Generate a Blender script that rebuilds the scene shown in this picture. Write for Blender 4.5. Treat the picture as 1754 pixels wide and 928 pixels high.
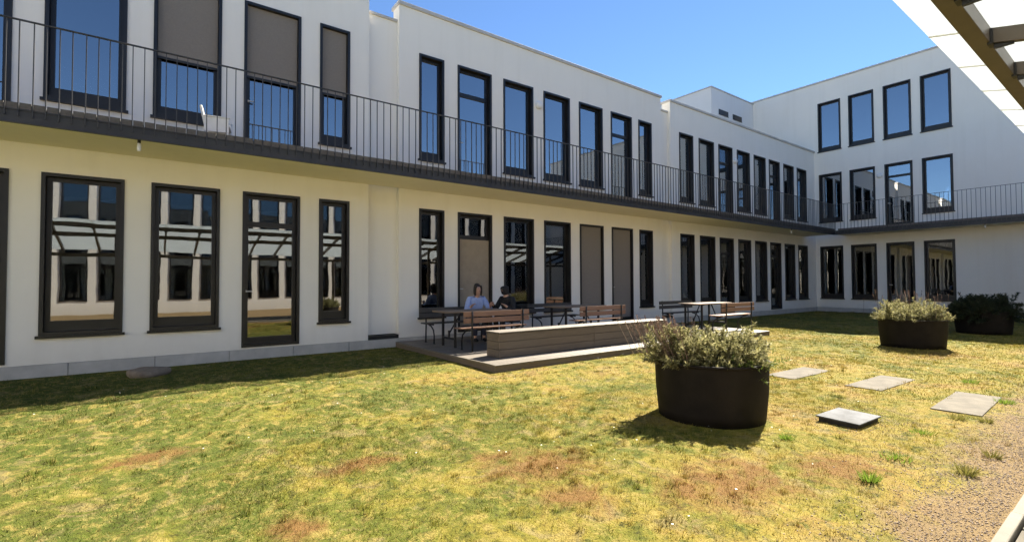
import bpy, bmesh, math, random
import numpy as np
from mathutils import Vector, Matrix
random.seed(7); rng = np.random.default_rng(11)
R = math.radians
scene = bpy.context.scene
col = scene.collection
for o in list(bpy.data.objects): bpy.data.objects.remove(o)

# ------------------------------------------------------------------ camera
EYE = 1.45
YAW, PITCH, ROLL = R(36.4297), R(1.4474), R(-0.2189)
FPX = 829.87                                   # focal length in pixels of the 1754 px wide photograph
def _axes():
    f0 = Vector((math.sin(YAW), math.cos(YAW), 0)); r0 = Vector((math.cos(YAW), -math.sin(YAW), 0)); z = Vector((0, 0, 1))
    fw = f0 * math.cos(PITCH) + z * math.sin(PITCH)
    up = -f0 * math.sin(PITCH) + z * math.cos(PITCH)
    c, s = math.cos(ROLL), math.sin(ROLL)
    return fw, r0 * c + up * s, up * c - r0 * s
FW, RT, UP = _axes()
cd = bpy.data.cameras.new('camera'); cam = bpy.data.objects.new('camera', cd); col.objects.link(cam)
cd.sensor_width = 36; cd.sensor_fit = 'HORIZONTAL'; cd.lens = FPX / 1754 * 36; cd.clip_start = 0.05; cd.clip_end = 2000
M = Matrix((RT, UP, -FW)).transposed().to_4x4(); M.translation = (0, 0, EYE); cam.matrix_world = M
scene.camera = cam
def ray(px, py):
    return FW + RT * ((px - 877) / FPX) + UP * ((464 - py) / FPX)
def at_z(px, py, z=0.0):
    d = ray(px, py); return Vector((0, 0, EYE)) + d * ((z - EYE) / d.z)

# ------------------------------------------------------------------ sky, sun, exposure
SUN = Vector((0.975, 0.285, 1.0)).normalized()
world = bpy.data.worlds.new('World'); scene.world = world; world.use_nodes = True
wn = world.node_tree.nodes; wl = world.node_tree.links
sky = wn.new('ShaderNodeTexSky'); sky.sky_type = 'NISHITA'; sky.sun_disc = False
sky.sun_elevation = math.asin(SUN.z); sky.sun_rotation = math.atan2(SUN.x, SUN.y)
sky.air_density = 0.85; sky.dust_density = 0.0; sky.ozone_density = 9.0; sky.altitude = 0
wl.new(sky.outputs['Color'], wn['Background'].inputs['Color']); wn['Background'].inputs['Strength'].default_value = 0.05
sl = bpy.data.lights.new('sun', 'SUN'); sl.energy = 5.0; sl.angle = R(0.53); sl.color = (1.0, 0.94, 0.85)
so = bpy.data.objects.new('sun', sl); col.objects.link(so); so.rotation_euler = SUN.to_track_quat('Z', 'Y').to_euler()
scene.view_settings.view_transform = 'Standard'; scene.view_settings.look = 'None'
scene.view_settings.gamma = 1; scene.view_settings.use_curve_mapping = False; scene.view_settings.exposure = 2.16
scene.view_settings.use_white_balance = True; scene.view_settings.white_balance_temperature = 7000; scene.view_settings.white_balance_tint = 8
scene.render.engine = 'CYCLES'
scene.cycles.max_bounces = 8; scene.cycles.transparent_max_bounces = 16; scene.cycles.use_denoising = True; scene.cycles.sample_clamp_indirect = 20

# ------------------------------------------------------------------ helpers
class MB:
    def __init__(s): s.v = []; s.f = []
    def box(s, x0, x1, y0, y1, z0, z1):
        b = len(s.v)
        s.v += [(x0,y0,z0),(x1,y0,z0),(x1,y1,z0),(x0,y1,z0),(x0,y0,z1),(x1,y0,z1),(x1,y1,z1),(x0,y1,z1)]
        s.f += [tuple(b+i for i in q) for q in ((0,3,2,1),(4,5,6,7),(0,1,5,4),(1,2,6,5),(2,3,7,6),(3,0,4,7))]
        return s
    def quad(s, a, b, c, d):
        n = len(s.v); s.v += [a, b, c, d]; s.f.append((n, n+1, n+2, n+3)); return s
    def ring(s, u0, u1, z0, z1, v0, v1, wl_, wr, wb, wt):
        """picture-frame ring in the u-z plane, butted: jambs full height, head and foot between them"""
        s.box(u0, u0+wl_, v0, v1, z0, z1); s.box(u1-wr, u1, v0, v1, z0, z1)
        s.box(u0+wl_, u1-wr, v0, v1, z1-wt, z1)
        if wb > 0: s.box(u0+wl_, u1-wr, v0, v1, z0, z0+wb)
        return s
    def tube(s, pts, r, n=8, cap=True):
        pts = [Vector(p) for p in pts]; rs = r if isinstance(r, (list, tuple)) else [r]*len(pts)
        b = len(s.v); prev = None
        for i, p in enumerate(pts):
            t = (pts[min(i+1, len(pts)-1)] - pts[max(i-1, 0)]).normalized()
            a = Vector((0,0,1)) if abs(t.z) < .9 else Vector((1,0,0))
            if prev is not None: a = prev
            e1 = (a - t*a.dot(t)).normalized(); e2 = t.cross(e1); prev = e1
            for k in range(n):
                q = p + (e1*math.cos(2*math.pi*k/n) + e2*math.sin(2*math.pi*k/n))*rs[i]; s.v.append(tuple(q))
        for i in range(len(pts)-1):
            for k in range(n):
                s.f.append((b+i*n+k, b+i*n+(k+1)%n, b+(i+1)*n+(k+1)%n, b+(i+1)*n+k))
        if cap:
            s.f.append(tuple(b+k for k in reversed(range(n)))); m = b+(len(pts)-1)*n; s.f.append(tuple(m+k for k in range(n)))
        return s
    def lathe(s, prof, n=48, cx=0, cy=0):
        b = len(s.v)
        for r, z in prof:
            for k in range(n):
                a = 2*math.pi*k/n; s.v.append((cx+r*math.cos(a), cy+r*math.sin(a), z))
        for i in range(len(prof)-1):
            for k in range(n):
                s.f.append((b+i*n+k, b+i*n+(k+1)%n, b+(i+1)*n+(k+1)%n, b+(i+1)*n+k))
        return s
    def mesh(s, name, smooth=False):
        me = bpy.data.meshes.new(name); me.from_pydata(s.v, [], s.f); me.update()
        if smooth: me.polygons.foreach_set('use_smooth', [True]*len(me.polygons))
        return me
    def build(s, name, mat, parent=None, smooth=False, bevel=0):
        return obj(name, s.mesh(name, smooth), mat, parent, bevel)
def obj(name, me, mat, parent=None, bevel=0):
    if mat and not me.materials: me.materials.append(mat)
    o = bpy.data.objects.new(name, me); col.objects.link(o)
    if parent: o.parent = parent
    if bevel:
        b = o.modifiers.new('bevel', 'BEVEL'); b.width = bevel; b.segments = 2; b.limit_method = 'ANGLE'
    return o
def tag(o, label=None, cat=None, group=None, kind=None):
    if label: o['label'] = label
    if cat: o['category'] = cat
    if group: o['group'] = group
    if kind: o['kind'] = kind
    return o
def thing(name, label, cat, loc=(0,0,0), rz=0, group=None):
    o = bpy.data.objects.new(name, None); col.objects.link(o); o.location = loc; o.rotation_euler = (0, 0, rz); o.empty_display_size = .2
    return tag(o, label, cat, group)
def copy_tree(o, parent=None):
    c = o.copy(); col.objects.link(c); c.parent = parent
    for ch in list(o.children): copy_tree(ch, c)
    return c
def tri_mesh(name, V, smooth=False):
    """V: (n,3,3) triangles"""
    n = len(V); me = bpy.data.meshes.new(name)
    me.vertices.add(n*3); me.vertices.foreach_set('co', np.ascontiguousarray(V, dtype=np.float32).ravel())
    me.loops.add(n*3); me.loops.foreach_set('vertex_index', np.arange(n*3, dtype=np.int32))
    me.polygons.add(n); me.polygons.foreach_set('loop_start', np.arange(0, n*3, 3, dtype=np.int32))
    me.update(calc_edges=True); return me

# ------------------------------------------------------------------ materials
class NT:
    def __init__(s, name):
        s.m = bpy.data.materials.new(name); s.m.use_nodes = True; s.t = s.m.node_tree; s.n = s.t.nodes; s.l = s.t.links
        s.b = s.n['Principled BSDF']; s.out = s.n['Material Output']
    def new(s, t, **k):
        n = s.n.new(t)
        for a, v in k.items(): setattr(n, a, v)
        return n
    def inp(s, node, key, val):
        if hasattr(val, 'is_linked') or isinstance(val, bpy.types.NodeSocket): s.l.new(val, node.inputs[key])
        else: node.inputs[key].default_value = val
    def coord(s, kind='Object'): return s.new('ShaderNodeTexCoord').outputs[kind]
    def noise(s, scale, detail=4, rough=.6, vec=None, dist=0):
        n = s.new('ShaderNodeTexNoise'); n.inputs['Scale'].default_value = scale; n.inputs['Detail'].default_value = detail
        n.inputs['Roughness'].default_value = rough; n.inputs['Distortion'].default_value = dist
        s.l.new(vec if vec is not None else s.coord(), n.inputs['Vector']); return n.outputs['Fac']
    def mapping(s, scale=(1,1,1), vec=None):
        n = s.new('ShaderNodeMapping'); n.inputs['Scale'].default_value = scale
        s.l.new(vec if vec is not None else s.coord(), n.inputs['Vector']); return n.outputs[0]
    def ramp(s, fac, stops):
        n = s.new('ShaderNodeValToRGB'); e = n.color_ramp.elements
        while len(e) < len(stops): e.new(.5)
        for i, (p, c) in enumerate(stops):
            e[i].position = p; e[i].color = (c, c, c, 1) if isinstance(c, (int, float)) else (*c, 1)
        s.l.new(fac, n.inputs['Fac']); return n.outputs['Color']
    def mix(s, fac, a, b, mode='MIX'):
        n = s.new('ShaderNodeMix', data_type='RGBA', blend_type=mode)
        s.inp(n, 0, fac)
        for i, v in ((6, a), (7, b)):
            if isinstance(v, (tuple, list)): n.inputs[i].default_value = (*v[:3], 1)
            else: s.l.new(v, n.inputs[i])
        return n.outputs[2]
    def math(s, op, a, b=0.0, clamp=False):
        n = s.new('ShaderNodeMath', operation=op); n.use_clamp = clamp
        s.inp(n, 0, a); s.inp(n, 1, b); return n.outputs[0]
    def bump(s, h, strength=.3, dist=.01):
        n = s.new('ShaderNodeBump'); n.inputs['Strength'].default_value = strength; n.inputs['Distance'].default_value = dist
        s.l.new(h, n.inputs['Height']); s.l.new(n.outputs[0], s.b.inputs['Normal']); return n
    def set(s, **k):
        for a, v in k.items():
            key = {'color':'Base Color','rough':'Roughness','metal':'Metallic','spec':'Specular IOR Level'}[a]
            if isinstance(v, tuple): s.b.inputs[key].default_value = (*v, 1)
            elif isinstance(v, (int, float)): s.b.inputs[key].default_value = v
            else: s.l.new(v, s.b.inputs[key])
        return s
def simple(name, c, rough=.6, metal=0, var=.12, scale=6, bump=0, bscale=60, spec=.5):
    t = NT(name); n = t.noise(scale, 5)
    lo = tuple(x*(1-var) for x in c); hi = tuple(min(1, x*(1+var)) for x in c)
    t.set(color=t.ramp(n, [(.3, lo), (.7, hi)]), rough=rough, metal=metal, spec=spec)
    if bump: t.bump(t.noise(bscale, 3), bump, .004)
    return t.m
def wood(name, c, c2, stretch=(1.5, 26, 26), rough=.75):
    t = NT(name); v = t.mapping(stretch); n = t.noise(1.6, 6, .65, v, .5); big = t.noise(1.3, 3)
    info = t.new('ShaderNodeObjectInfo').outputs['Random']
    a = t.ramp(n, [(.25, c2), (.7, c)])
    a = t.mix(t.math('MULTIPLY', info, .45), a, tuple(x*.62 for x in c))
    a = t.mix(t.math('MULTIPLY', big, .35), a, (.22, .205, .185))
    t.set(color=a, rough=rough); t.bump(n, .25, .003); return t.m

def plaster(name, c):
    t = NT(name); a = t.noise(.55, 5, .6); b = t.noise(7, 4, .6)
    streak = t.noise(1.0, 4, .6, t.mapping((3.2, 3.2, .22)))
    k = t.ramp(a, [(.32, tuple(x*.95 for x in c)), (.68, c)])
    k = t.mix(t.ramp(streak, [(.5, 0.0), (.8, .32)]), k, tuple(x*.82 for x in (c[0], c[1]*.985, c[2]*.95)))
    k = t.mix(t.math('MULTIPLY', b, .10), k, tuple(x*.86 for x in c))
    sz = t.new('ShaderNodeSeparateXYZ'); t.l.new(t.coord(), sz.inputs[0])
    sp = t.math('MULTIPLY', t.math('SUBTRACT', .62, sz.outputs[2]), t.math('MULTIPLY', t.noise(2.6, 6, .75), 1.1), True)
    k = t.mix(t.math('MULTIPLY', sp, .8, True), k, (.40, .37, .31))
    t.set(color=k, rough=.92, spec=.25); t.bump(t.noise(240, 3, .7), .25, .0025); return t.m
M_wall = plaster('white_render', (.88, .845, .775))
M_wall2 = plaster('white_render_aged', (.76, .755, .74))
M_soffit = plaster('cream_soffit', (.86, .80, .66))
M_coping = simple('grey_coping_metal', (.50, .48, .45), .6, .1, .12, 2)
M_frame = simple('dark_window_metal', (.011, .010, .010), .42, 0, .25, 5)
M_steel = simple('anthracite_steel', (.040, .040, .041), .5, .2, .25, 2.5, .1, 30)
M_bar = simple('railing_steel', (.060, .058, .056), .45, .3, .2, 9)
M_deckb = simple('balcony_board', (.12, .108, .098), .8, 0, .35, 8, .2, 60)
M_plinth = simple('plinth_concrete', (.43, .42, .395), .88, 0, .14, 3, .2, 90)
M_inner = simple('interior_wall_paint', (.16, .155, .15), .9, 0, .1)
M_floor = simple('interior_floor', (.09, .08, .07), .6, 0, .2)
M_screen = simple('screen_fabric', (.23, .20, .17), .85, 0, .06, 40, .15, 300)
M_rollw = simple('pale_roller_fabric', (.62, .62, .60), .9, 0, .04)
M_beige = simple('beige_curtain_fabric', (.33, .27, .20), .9, 0, .08)
M_curt = simple('grey_curtain_fabric', (.42, .42, .40), .9, 0, .08, 12)
M_white = simple('white_plastic', (.78, .78, .76), .4, 0, .05)
M_black = simple('black_grate', (.012, .012, .012), .6, 0, .2)
M_roof = simple('roof_felt', (.12, .12, .12), .9, 0, .15)
M_tub = simple('tub_dark_brown', (.012, .009, .007), .75, 0, .5, 4, .3, 40, spec=.18)
M_soil = simple('potting_soil', (.05, .035, .025), .95, 0, .4, 30, .6, 60)
M_slab = simple('paving_concrete', (.092, .080, .062), .95, 0, .34, 5, .3, 120)
M_kerb = simple('kerb_concrete', (.15, .138, .115), .9, 0, .14, 4, .3, 120)
M_stone = simple('field_stone', (.19, .15, .11), .9, 0, .3, 7, .5, 40)
M_lid = simple('zinc_lid', (.085, .09, .10), .75, 0, .45, 5, .15, 20, spec=.12)
M_iron = simple('black_iron', (.018, .017, .017), .5, .2, .3, 12)
M_wood = wood('bench_wood', (.34, .175, .10), (.20, .095, .055))
M_tabw = wood('table_wood', (.29, .20, .13), (.16, .11, .075))
M_boxw = wood('box_wood', (.165, .120, .08), (.08, .058, .038))
M_deckw = wood('deck_wood', (.165, .14, .112), (.09, .076, .06), rough=.45)
M_darkw = wood('dark_bench_wood', (.045, .040, .036), (.025, .022, .02))
M_skin = simple('skin', (.52, .31, .22), .5, 0, .05)
M_hair = simple('dark_hair', (.022, .014, .010), .5, 0, .3, 60)
M_shirt = simple('blue_shirt', (.33, .42, .68), .85, 0, .1, 25, .3, 35)
M_navy = simple('navy_trousers', (.03, .035, .06), .9, 0, .2, 20)
M_blackcl = simple('black_jacket', (.012, .012, .013), .85, 0, .3, 20)
M_steelg = simple('canopy_steel', (.10, .078, .058), .45, .15, .2, 4)

def glass(name, ior=2.7, tint=(.50, .56, .58), refl=(.95, .97, 1.0)):
    t = NT(name); t.n.remove(t.b)
    tr = t.new('ShaderNodeBsdfTransparent'); tr.inputs[0].default_value = (*tint, 1)
    gl = t.new('ShaderNodeBsdfAnisotropic'); gl.inputs['Color'].default_value = (*refl, 1); gl.inputs['Roughness'].default_value = 0.012
    fr = t.new('ShaderNodeFresnel'); fr.inputs['IOR'].default_value = ior
    bp = t.new('ShaderNodeBump'); bp.inputs['Strength'].default_value = .10; bp.inputs['Distance'].default_value = .01
    t.l.new(t.noise(1.4, 2, .4), bp.inputs['Height']); t.l.new(bp.outputs[0], gl.inputs['Normal'])
    mx = t.new('ShaderNodeMixShader'); t.l.new(fr.outputs[0], mx.inputs[0]); t.l.new(tr.outputs[0], mx.inputs[1]); t.l.new(gl.outputs[0], mx.inputs[2])
    t.l.new(mx.outputs[0], t.out.inputs['Surface']); return t.m
M_glass = glass('window_glass', 2.45, (.58, .60, .58))
M_glassu = glass('coated_window_glass', 4.2, (.5, .56, .6))
M_film = glass('frosted_film', 2.2, (.62, .72, .76))
_n = M_film.node_tree; _o = _n.nodes['Material Output']; _src = _o.inputs['Surface'].links[0].from_socket
_d = _n.nodes.new('ShaderNodeBsdfDiffuse'); _d.inputs[0].default_value = (.55, .68, .75, 1); _m = _n.nodes.new('ShaderNodeMixShader'); _m.inputs[0].default_value = .35
_n.links.new(_src, _m.inputs[1]); _n.links.new(_d.outputs[0], _m.inputs[2]); _n.links.new(_m.outputs[0], _o.inputs['Surface'])
def frosted():
    t = NT('opal_canopy_glass'); t.n.remove(t.b)
    a = t.new('ShaderNodeBsdfTranslucent'); a.inputs[0].default_value = (.70, .735, .745, 1)
    d = t.new('ShaderNodeBsdfDiffuse'); d.inputs[0].default_value = (.55, .57, .57, 1)
    g = t.new('ShaderNodeBsdfAnisotropic'); g.inputs['Roughness'].default_value = .12
    m1 = t.new('ShaderNodeMixShader'); m1.inputs[0].default_value = .22
    t.l.new(a.outputs[0], m1.inputs[1]); t.l.new(d.outputs[0], m1.inputs[2])
    m2 = t.new('ShaderNodeMixShader'); m2.inputs[0].default_value = .06
    t.l.new(m1.outputs[0], m2.inputs[1]); t.l.new(g.outputs[0], m2.inputs[2])
    t.l.new(m2.outputs[0], t.out.inputs['Surface']); return t.m
M_opal = frosted()

# lawn colours: patches of moss, green grass, straw and rusty sedum, laid out in metres on the ground
RUST = [(925, 800, .42, .30), (850, 782, .26, .16), (1250, 830, .55, .28), (1430, 800, .40, .22), (510, 905, .16, .22), (250, 782, .34, .16), (985, 850, .25, .2), (620, 790, .3, .12), (1180, 845, .3, .2)]
def lawn_colour(t):
    co = t.coord(); sx = t.new('ShaderNodeSeparateXYZ'); t.l.new(co, sx.inputs[0]); X, Y = sx.outputs[0], sx.outputs[1]
    big = t.noise(.55, 4, .6, co, .8); mid = t.noise(1.7, 6, .7, co, .6); fin = t.noise(13, 5, .75, co); mid2 = t.noise(3.1, 5, .65, t.mapping((1, 1, 1), co), .9); mot = t.noise(5.5, 5, .7, t.mapping((1.1, .9, 1), co), .4)
    gx = t.math('MAXIMUM', t.math('MULTIPLY', t.math('SUBTRACT', 4.2, X), .040), -.03); gy = t.math('MULTIPLY', t.math('SUBTRACT', Y, 4.2), .012)
    g = t.math('ADD', t.math('ADD', t.math('MULTIPLY', big, .8), t.math('MULTIPLY', mid, .75)), t.math('ADD', gx, gy))
    g = t.math('MULTIPLY', g, .80)
    c = t.ramp(g, [(.47, (.37, .235, .085)), (.535, (.40, .295, .065)), (.61, (.31, .265, .042)), (.68, (.165, .185, .024)), (.80, (.085, .130, .016))])
    c = t.mix(t.ramp(mid2, [(.55, 0.0), (.64, .85)]), c, (.34, .27, .13))
    c = t.mix(t.ramp(mid2, [(.33, .8), (.42, 0.0)]), c, (.135, .175, .024))
    c = t.mix(t.ramp(mot, [(.53, 0.0), (.63, .8)]), c, (.46, .35, .11))
    c = t.mix(t.ramp(mot, [(.36, .85), (.45, 0.0)]), c, (.085, .115, .016))
    c = t.mix(t.ramp(fin, [(.53, 0.0), (.68, .75)]), c, (.50, .40, .14))
    c = t.mix(t.ramp(fin, [(.34, .9), (.45, 0.0)]), c, (.055, .058, .014))
    c = t.mix(t.ramp(t.noise(2.3, 6, .75, t.mapping((.8, 1.3, 1), co), 1.2), [(.58, 0.0), (.67, .75)]), c, (.12, .105, .04))
    rust = None
    for px, py, rx, ry in RUST:
        p = at_z(px, py)
        dx = t.math('DIVIDE', t.math('SUBTRACT', X, p.x), rx*1.5); dy = t.math('DIVIDE', t.math('SUBTRACT', Y, p.y), ry*1.8)
        d = t.math('SQRT', t.math('ADD', t.math('MULTIPLY', dx, dx), t.math('MULTIPLY', dy, dy)))
        k = t.math('SUBTRACT', 1.15, d)
        rust = k if rust is None else t.math('MAXIMUM', rust, k)
    rn = t.noise(3.2, 6, .75, co, 1.0)
    rm = t.math('ADD', t.math('MAXIMUM', rust, -.12), t.math('MULTIPLY', t.math('SUBTRACT', rn, .5), 2.6))
    c = t.mix(t.ramp(rm, [(.28, 0.0), (.95, .85)]), c, t.mix(fin, (0.30, 0.122, 0.050), (0.23, 0.118, 0.048)))
    # bare gravelly soil beside the path
    so_ = t.math('ADD', t.math('MULTIPLY', t.math('SUBTRACT', 1.25, Y), 1.3), t.math('MULTIPLY', t.math('SUBTRACT', t.noise(1.5, 5, .7, co, .7), .5), 2.4))
    c = t.mix(t.ramp(so_, [(.05, 0.0), (.55, .9)]), c, t.mix(fin, (0.40, 0.275, 0.18), (0.27, 0.175, 0.11)))
    c = t.mix(1.0, c, (.69, .69, .62), 'MULTIPLY')
    return c, fin
def lawn_mat():
    t = NT('lawn_ground'); c, fin = lawn_colour(t)
    c = t.mix(.25, c, (0.080, 0.066, 0.020))
    t.set(color=c, rough=.95, spec=.15)
    t.bump(t.math('ADD', t.noise(28, 5, .75), t.math('MULTIPLY', t.noise(110, 3, .7), .5)), .9, .03); return t.m
def blade_mat():
    t = NT('grass_blade'); c, fin = lawn_colour(t)
    rnd = t.new('ShaderNodeNewGeometry').outputs['Random Per Island']
    c = t.mix(t.ramp(rnd, [(.0, .55), (.35, 0.0)]), c, (0.104, 0.121, 0.020))
    c = t.mix(t.ramp(rnd, [(.7, 0.0), (1.0, .7)]), c, (0.440, 0.351, 0.116))
    t.set(color=c, rough=.7, spec=.25)
    tl = t.new('ShaderNodeBsdfTranslucent'); t.l.new(c, tl.inputs[0]); mx = t.new('ShaderNodeMixShader'); mx.inputs[0].default_value = .3
    t.l.new(t.b.outputs[0], mx.inputs[1]); t.l.new(tl.outputs[0], mx.inputs[2]); t.l.new(mx.outputs[0], t.out.inputs['Surface']); return t.m
def leaf_mat(name, c0, c1, c2, tr=.25):
    t = NT(name); rnd = t.new('ShaderNodeNewGeometry').outputs['Random Per Island']
    c = t.ramp(rnd, [(.1, c0), (.5, c1), (.95, c2)])
    n = t.noise(5, 3); c = t.mix(t.ramp(n, [(.42, 0.0), (.65, .6)]), c, tuple(x*.55 for x in c1))
    t.set(color=c, rough=.65, spec=.3)
    tl = t.new('ShaderNodeBsdfTranslucent'); t.l.new(c, tl.inputs[0]); mx = t.new('ShaderNodeMixShader'); mx.inputs[0].default_value = tr
    t.l.new(t.b.outputs[0], mx.inputs[1]); t.l.new(tl.outputs[0], mx.inputs[2]); t.l.new(mx.outputs[0], t.out.inputs['Surface']); return t.m
M_lawn = lawn_mat(); M_blade = blade_mat()
M_leaf = leaf_mat('grey_green_leaf', (.10, .107, .04), (.25, .238, .10), (.48, .435, .235), .45)
M_leaf2 = leaf_mat('fresh_green_leaf', (.09, .13, .025), (.15, .20, .04), (.24, .28, .08))
M_leaf3 = leaf_mat('dark_evergreen_leaf', (.02, .03, .016), (.035, .048, .022), (.06, .075, .035))
M_dry = leaf_mat('dry_flower_stalk', (.13, .075, .07), (.21, .13, .10), (.33, .24, .17))
M_stem = simple('woody_stem', (.10, .07, .045), .9, 0, .3)
M_weed = leaf_mat('weed_green', (.10, .17, .02), (.16, .25, .03), (.24, .31, .06), .35)
M_straw = leaf_mat('straw_tuft', (.14, .14, .03), (.22, .20, .05), (.34, .29, .11), .3)
M_petal = simple('daisy_petal', (.80, .79, .70), .8, 0, .1)
M_gravel = leaf_mat('gravel_stone', (.09, .062, .047), (.21, .15, .115), (.33, .255, .205), 0)

# ------------------------------------------------------------------ the setting
D, L = 10.581, 26.95            # the long facade stands at y = D, the end facade at x = L
YO, XC = -9.6, -20.0            # facade across the court and the one closing it to the west
me = MB()
me.quad((-300, -300, -.20), (400, -300, -.20), (400, 300, -.20), (-300, 300, -.20))
tag(me.build('ground', M_roof), kind='structure')
_r = np.random.default_rng(3); _w = [(k, a, p, h) for k, h in ((1.3,.010),(2.1,.008),(3.7,.006),(9,.0045),(14,.0045),(21,.004),(27,.0035),(36,.003)) for a, p in _r.uniform(0, 6.28, (3, 2))]
def hgt(x, y):
    z = 0
    for k, a, p, h in _w: z = z + h*np.sin(k*(x*np.cos(a)+y*np.sin(a))+p)
    z = z*.75
    for fx, fy, fr in ((4.941,3.025,.75),(13.717,3.449,.75),(18.75,3.12,.75),(7.84,1.46,.85),(8.43,2.49,.85),(8.30,3.54,.85),(5.85,2.02,.5),(-.06,9.78,.5)): z = z*np.clip((np.hypot(x-fx, y-fy)-fr)*3, .08, 1)
    return z*np.clip(1-np.exp(-np.hypot(np.maximum(np.maximum(4.3-x, x-13.7), 0), np.maximum(6.4-y, 0))*1.5)+.15, 0, 1)
def sheet(name, x0, x1, y0, y1, step, mat, fade):
    nx, ny = int((x1-x0)/step)+1, int((y1-y0)/step)+1
    xs = np.linspace(x0, x1, nx); ys = np.linspace(y0, y1, ny); GX, GY = np.meshgrid(xs, ys)
    GZ = hgt(GX, GY)*np.clip((GY-y0)/fade, 0, 1)*np.clip((y1-GY)/fade, 0, 1)
    V = np.stack([GX, GY, GZ], -1).reshape(-1, 3)
    F = [(j*nx+i, j*nx+i+1, (j+1)*nx+i+1, (j+1)*nx+i) for j in range(ny-1) for i in range(nx-1)]
    m = bpy.data.meshes.new(name); m.from_pydata(V.tolist(), [], F); m.polygons.foreach_set('use_smooth', [True]*len(F)); return obj(name, m, mat)
tag(sheet('lawn', -3.0, 14.0, .60, D, .045, M_lawn, .6), kind='structure')
for _a, _b in ((XC, -3.0), (14.0, L)): tag(sheet('lawn', _a, _b, .60, D, .12, M_lawn, .6), kind='structure')
tag(sheet('lawn', XC, L, YO, -2.46, .5, M_lawn, .6), kind='structure')

path = tag(MB().box(XC, L, -2.40, .535, -.05, .012).build('path', M_kerb), kind='structure')
sm = MB().box(-.48, .48, -.475, .475, -.02, .035).mesh('paving_slab'); sm.materials.append(M_slab)
km = MB().box(-.485, .485, 0, .06, -.05, .055).mesh('kerb_stone'); km.materials.append(M_kerb)
for i in range(24):
    x = -3.3 + i*.975
    for j in range(3):
        o = obj('paving_slab', sm, None, path, .006); o.location = (x, .055-.965*j, random.uniform(-.002, .002)); o.rotation_euler.z = random.uniform(-.004, .004)
    o = obj('kerb_stone', km, None, path, .008); o.location = (x+.2, .542, random.uniform(-.004, .004)); o.rotation_euler.z = random.uniform(-.006, .006)

# ------------------------------------------------------------------ buildings
def wall_mesh(u0, u1, z0, z1, holes, v0=0.0, th=.34):
    us = sorted({u0, u1, *[h[0] for h in holes], *[h[1] for h in holes]}); zs = sorted({z0, z1, *[h[2] for h in holes], *[h[3] for h in holes]})
    m = MB(); a, b = v0, v0+th
    def inhole(u, z): return any(h[0] < u < h[1] and h[2] < z < h[3] for h in holes)
    for i in range(len(us)-1):
        for j in range(len(zs)-1):
            if inhole((us[i]+us[i+1])/2, (zs[j]+zs[j+1])/2): continue
            p, q, r, s = us[i], us[i+1], zs[j], zs[j+1]
            m.quad((p,a,r),(q,a,r),(q,a,s),(p,a,s)); m.quad((q,b,r),(p,b,r),(p,b,s),(q,b,s))
    for p, q, r, s in holes:
        m.quad((p,a,r),(p,b,r),(p,b,s),(p,a,s)); m.quad((q,b,r),(q,a,r),(q,a,s),(q,b,s))
        m.quad((p,b,s),(q,b,s),(q,a,s),(p,a,s)); m.quad((p,a,r),(q,a,r),(q,b,r),(p,b,r))
    m.quad((u0,b,z0),(u0,a,z0),(u0,a,z1),(u0,b,z1)); m.quad((u1,a,z0),(u1,b,z0),(u1,b,z1),(u1,a,z1))
    m.quad((u0,a,z1),(u1,a,z1),(u1,b,z1),(u0,b,z1)); m.quad((u0,b,z0),(u1,b,z0),(u1,a,z0),(u0,a,z0))
    me = m.mesh('wall'); bm = bmesh.new(); bm.from_mesh(me); bmesh.ops.remove_doubles(bm, verts=bm.verts, dist=1e-5); bm.to_mesh(me); bm.free(); return me
def drape(u0, u1, z0, z1, v, mat, parent, waves=7, amp=.03):
    m = MB(); n = waves*6
    for i in range(n):
        a, b = i/n, (i+1)/n
        f = lambda k: (u0+(u1-u0)*k, v+amp*math.sin(k*waves*2*math.pi)+.4*amp*math.sin(k*waves*3.7+1))
        (p, pv), (q, qv) = f(a), f(b); m.quad((p,pv,z0),(q,qv,z0),(q,qv,z1),(p,pv,z1))
    o = m.build('curtain', mat, parent, True); s = o.modifiers.new('solid', 'SOLIDIFY'); s.thickness = .004; return o
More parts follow.
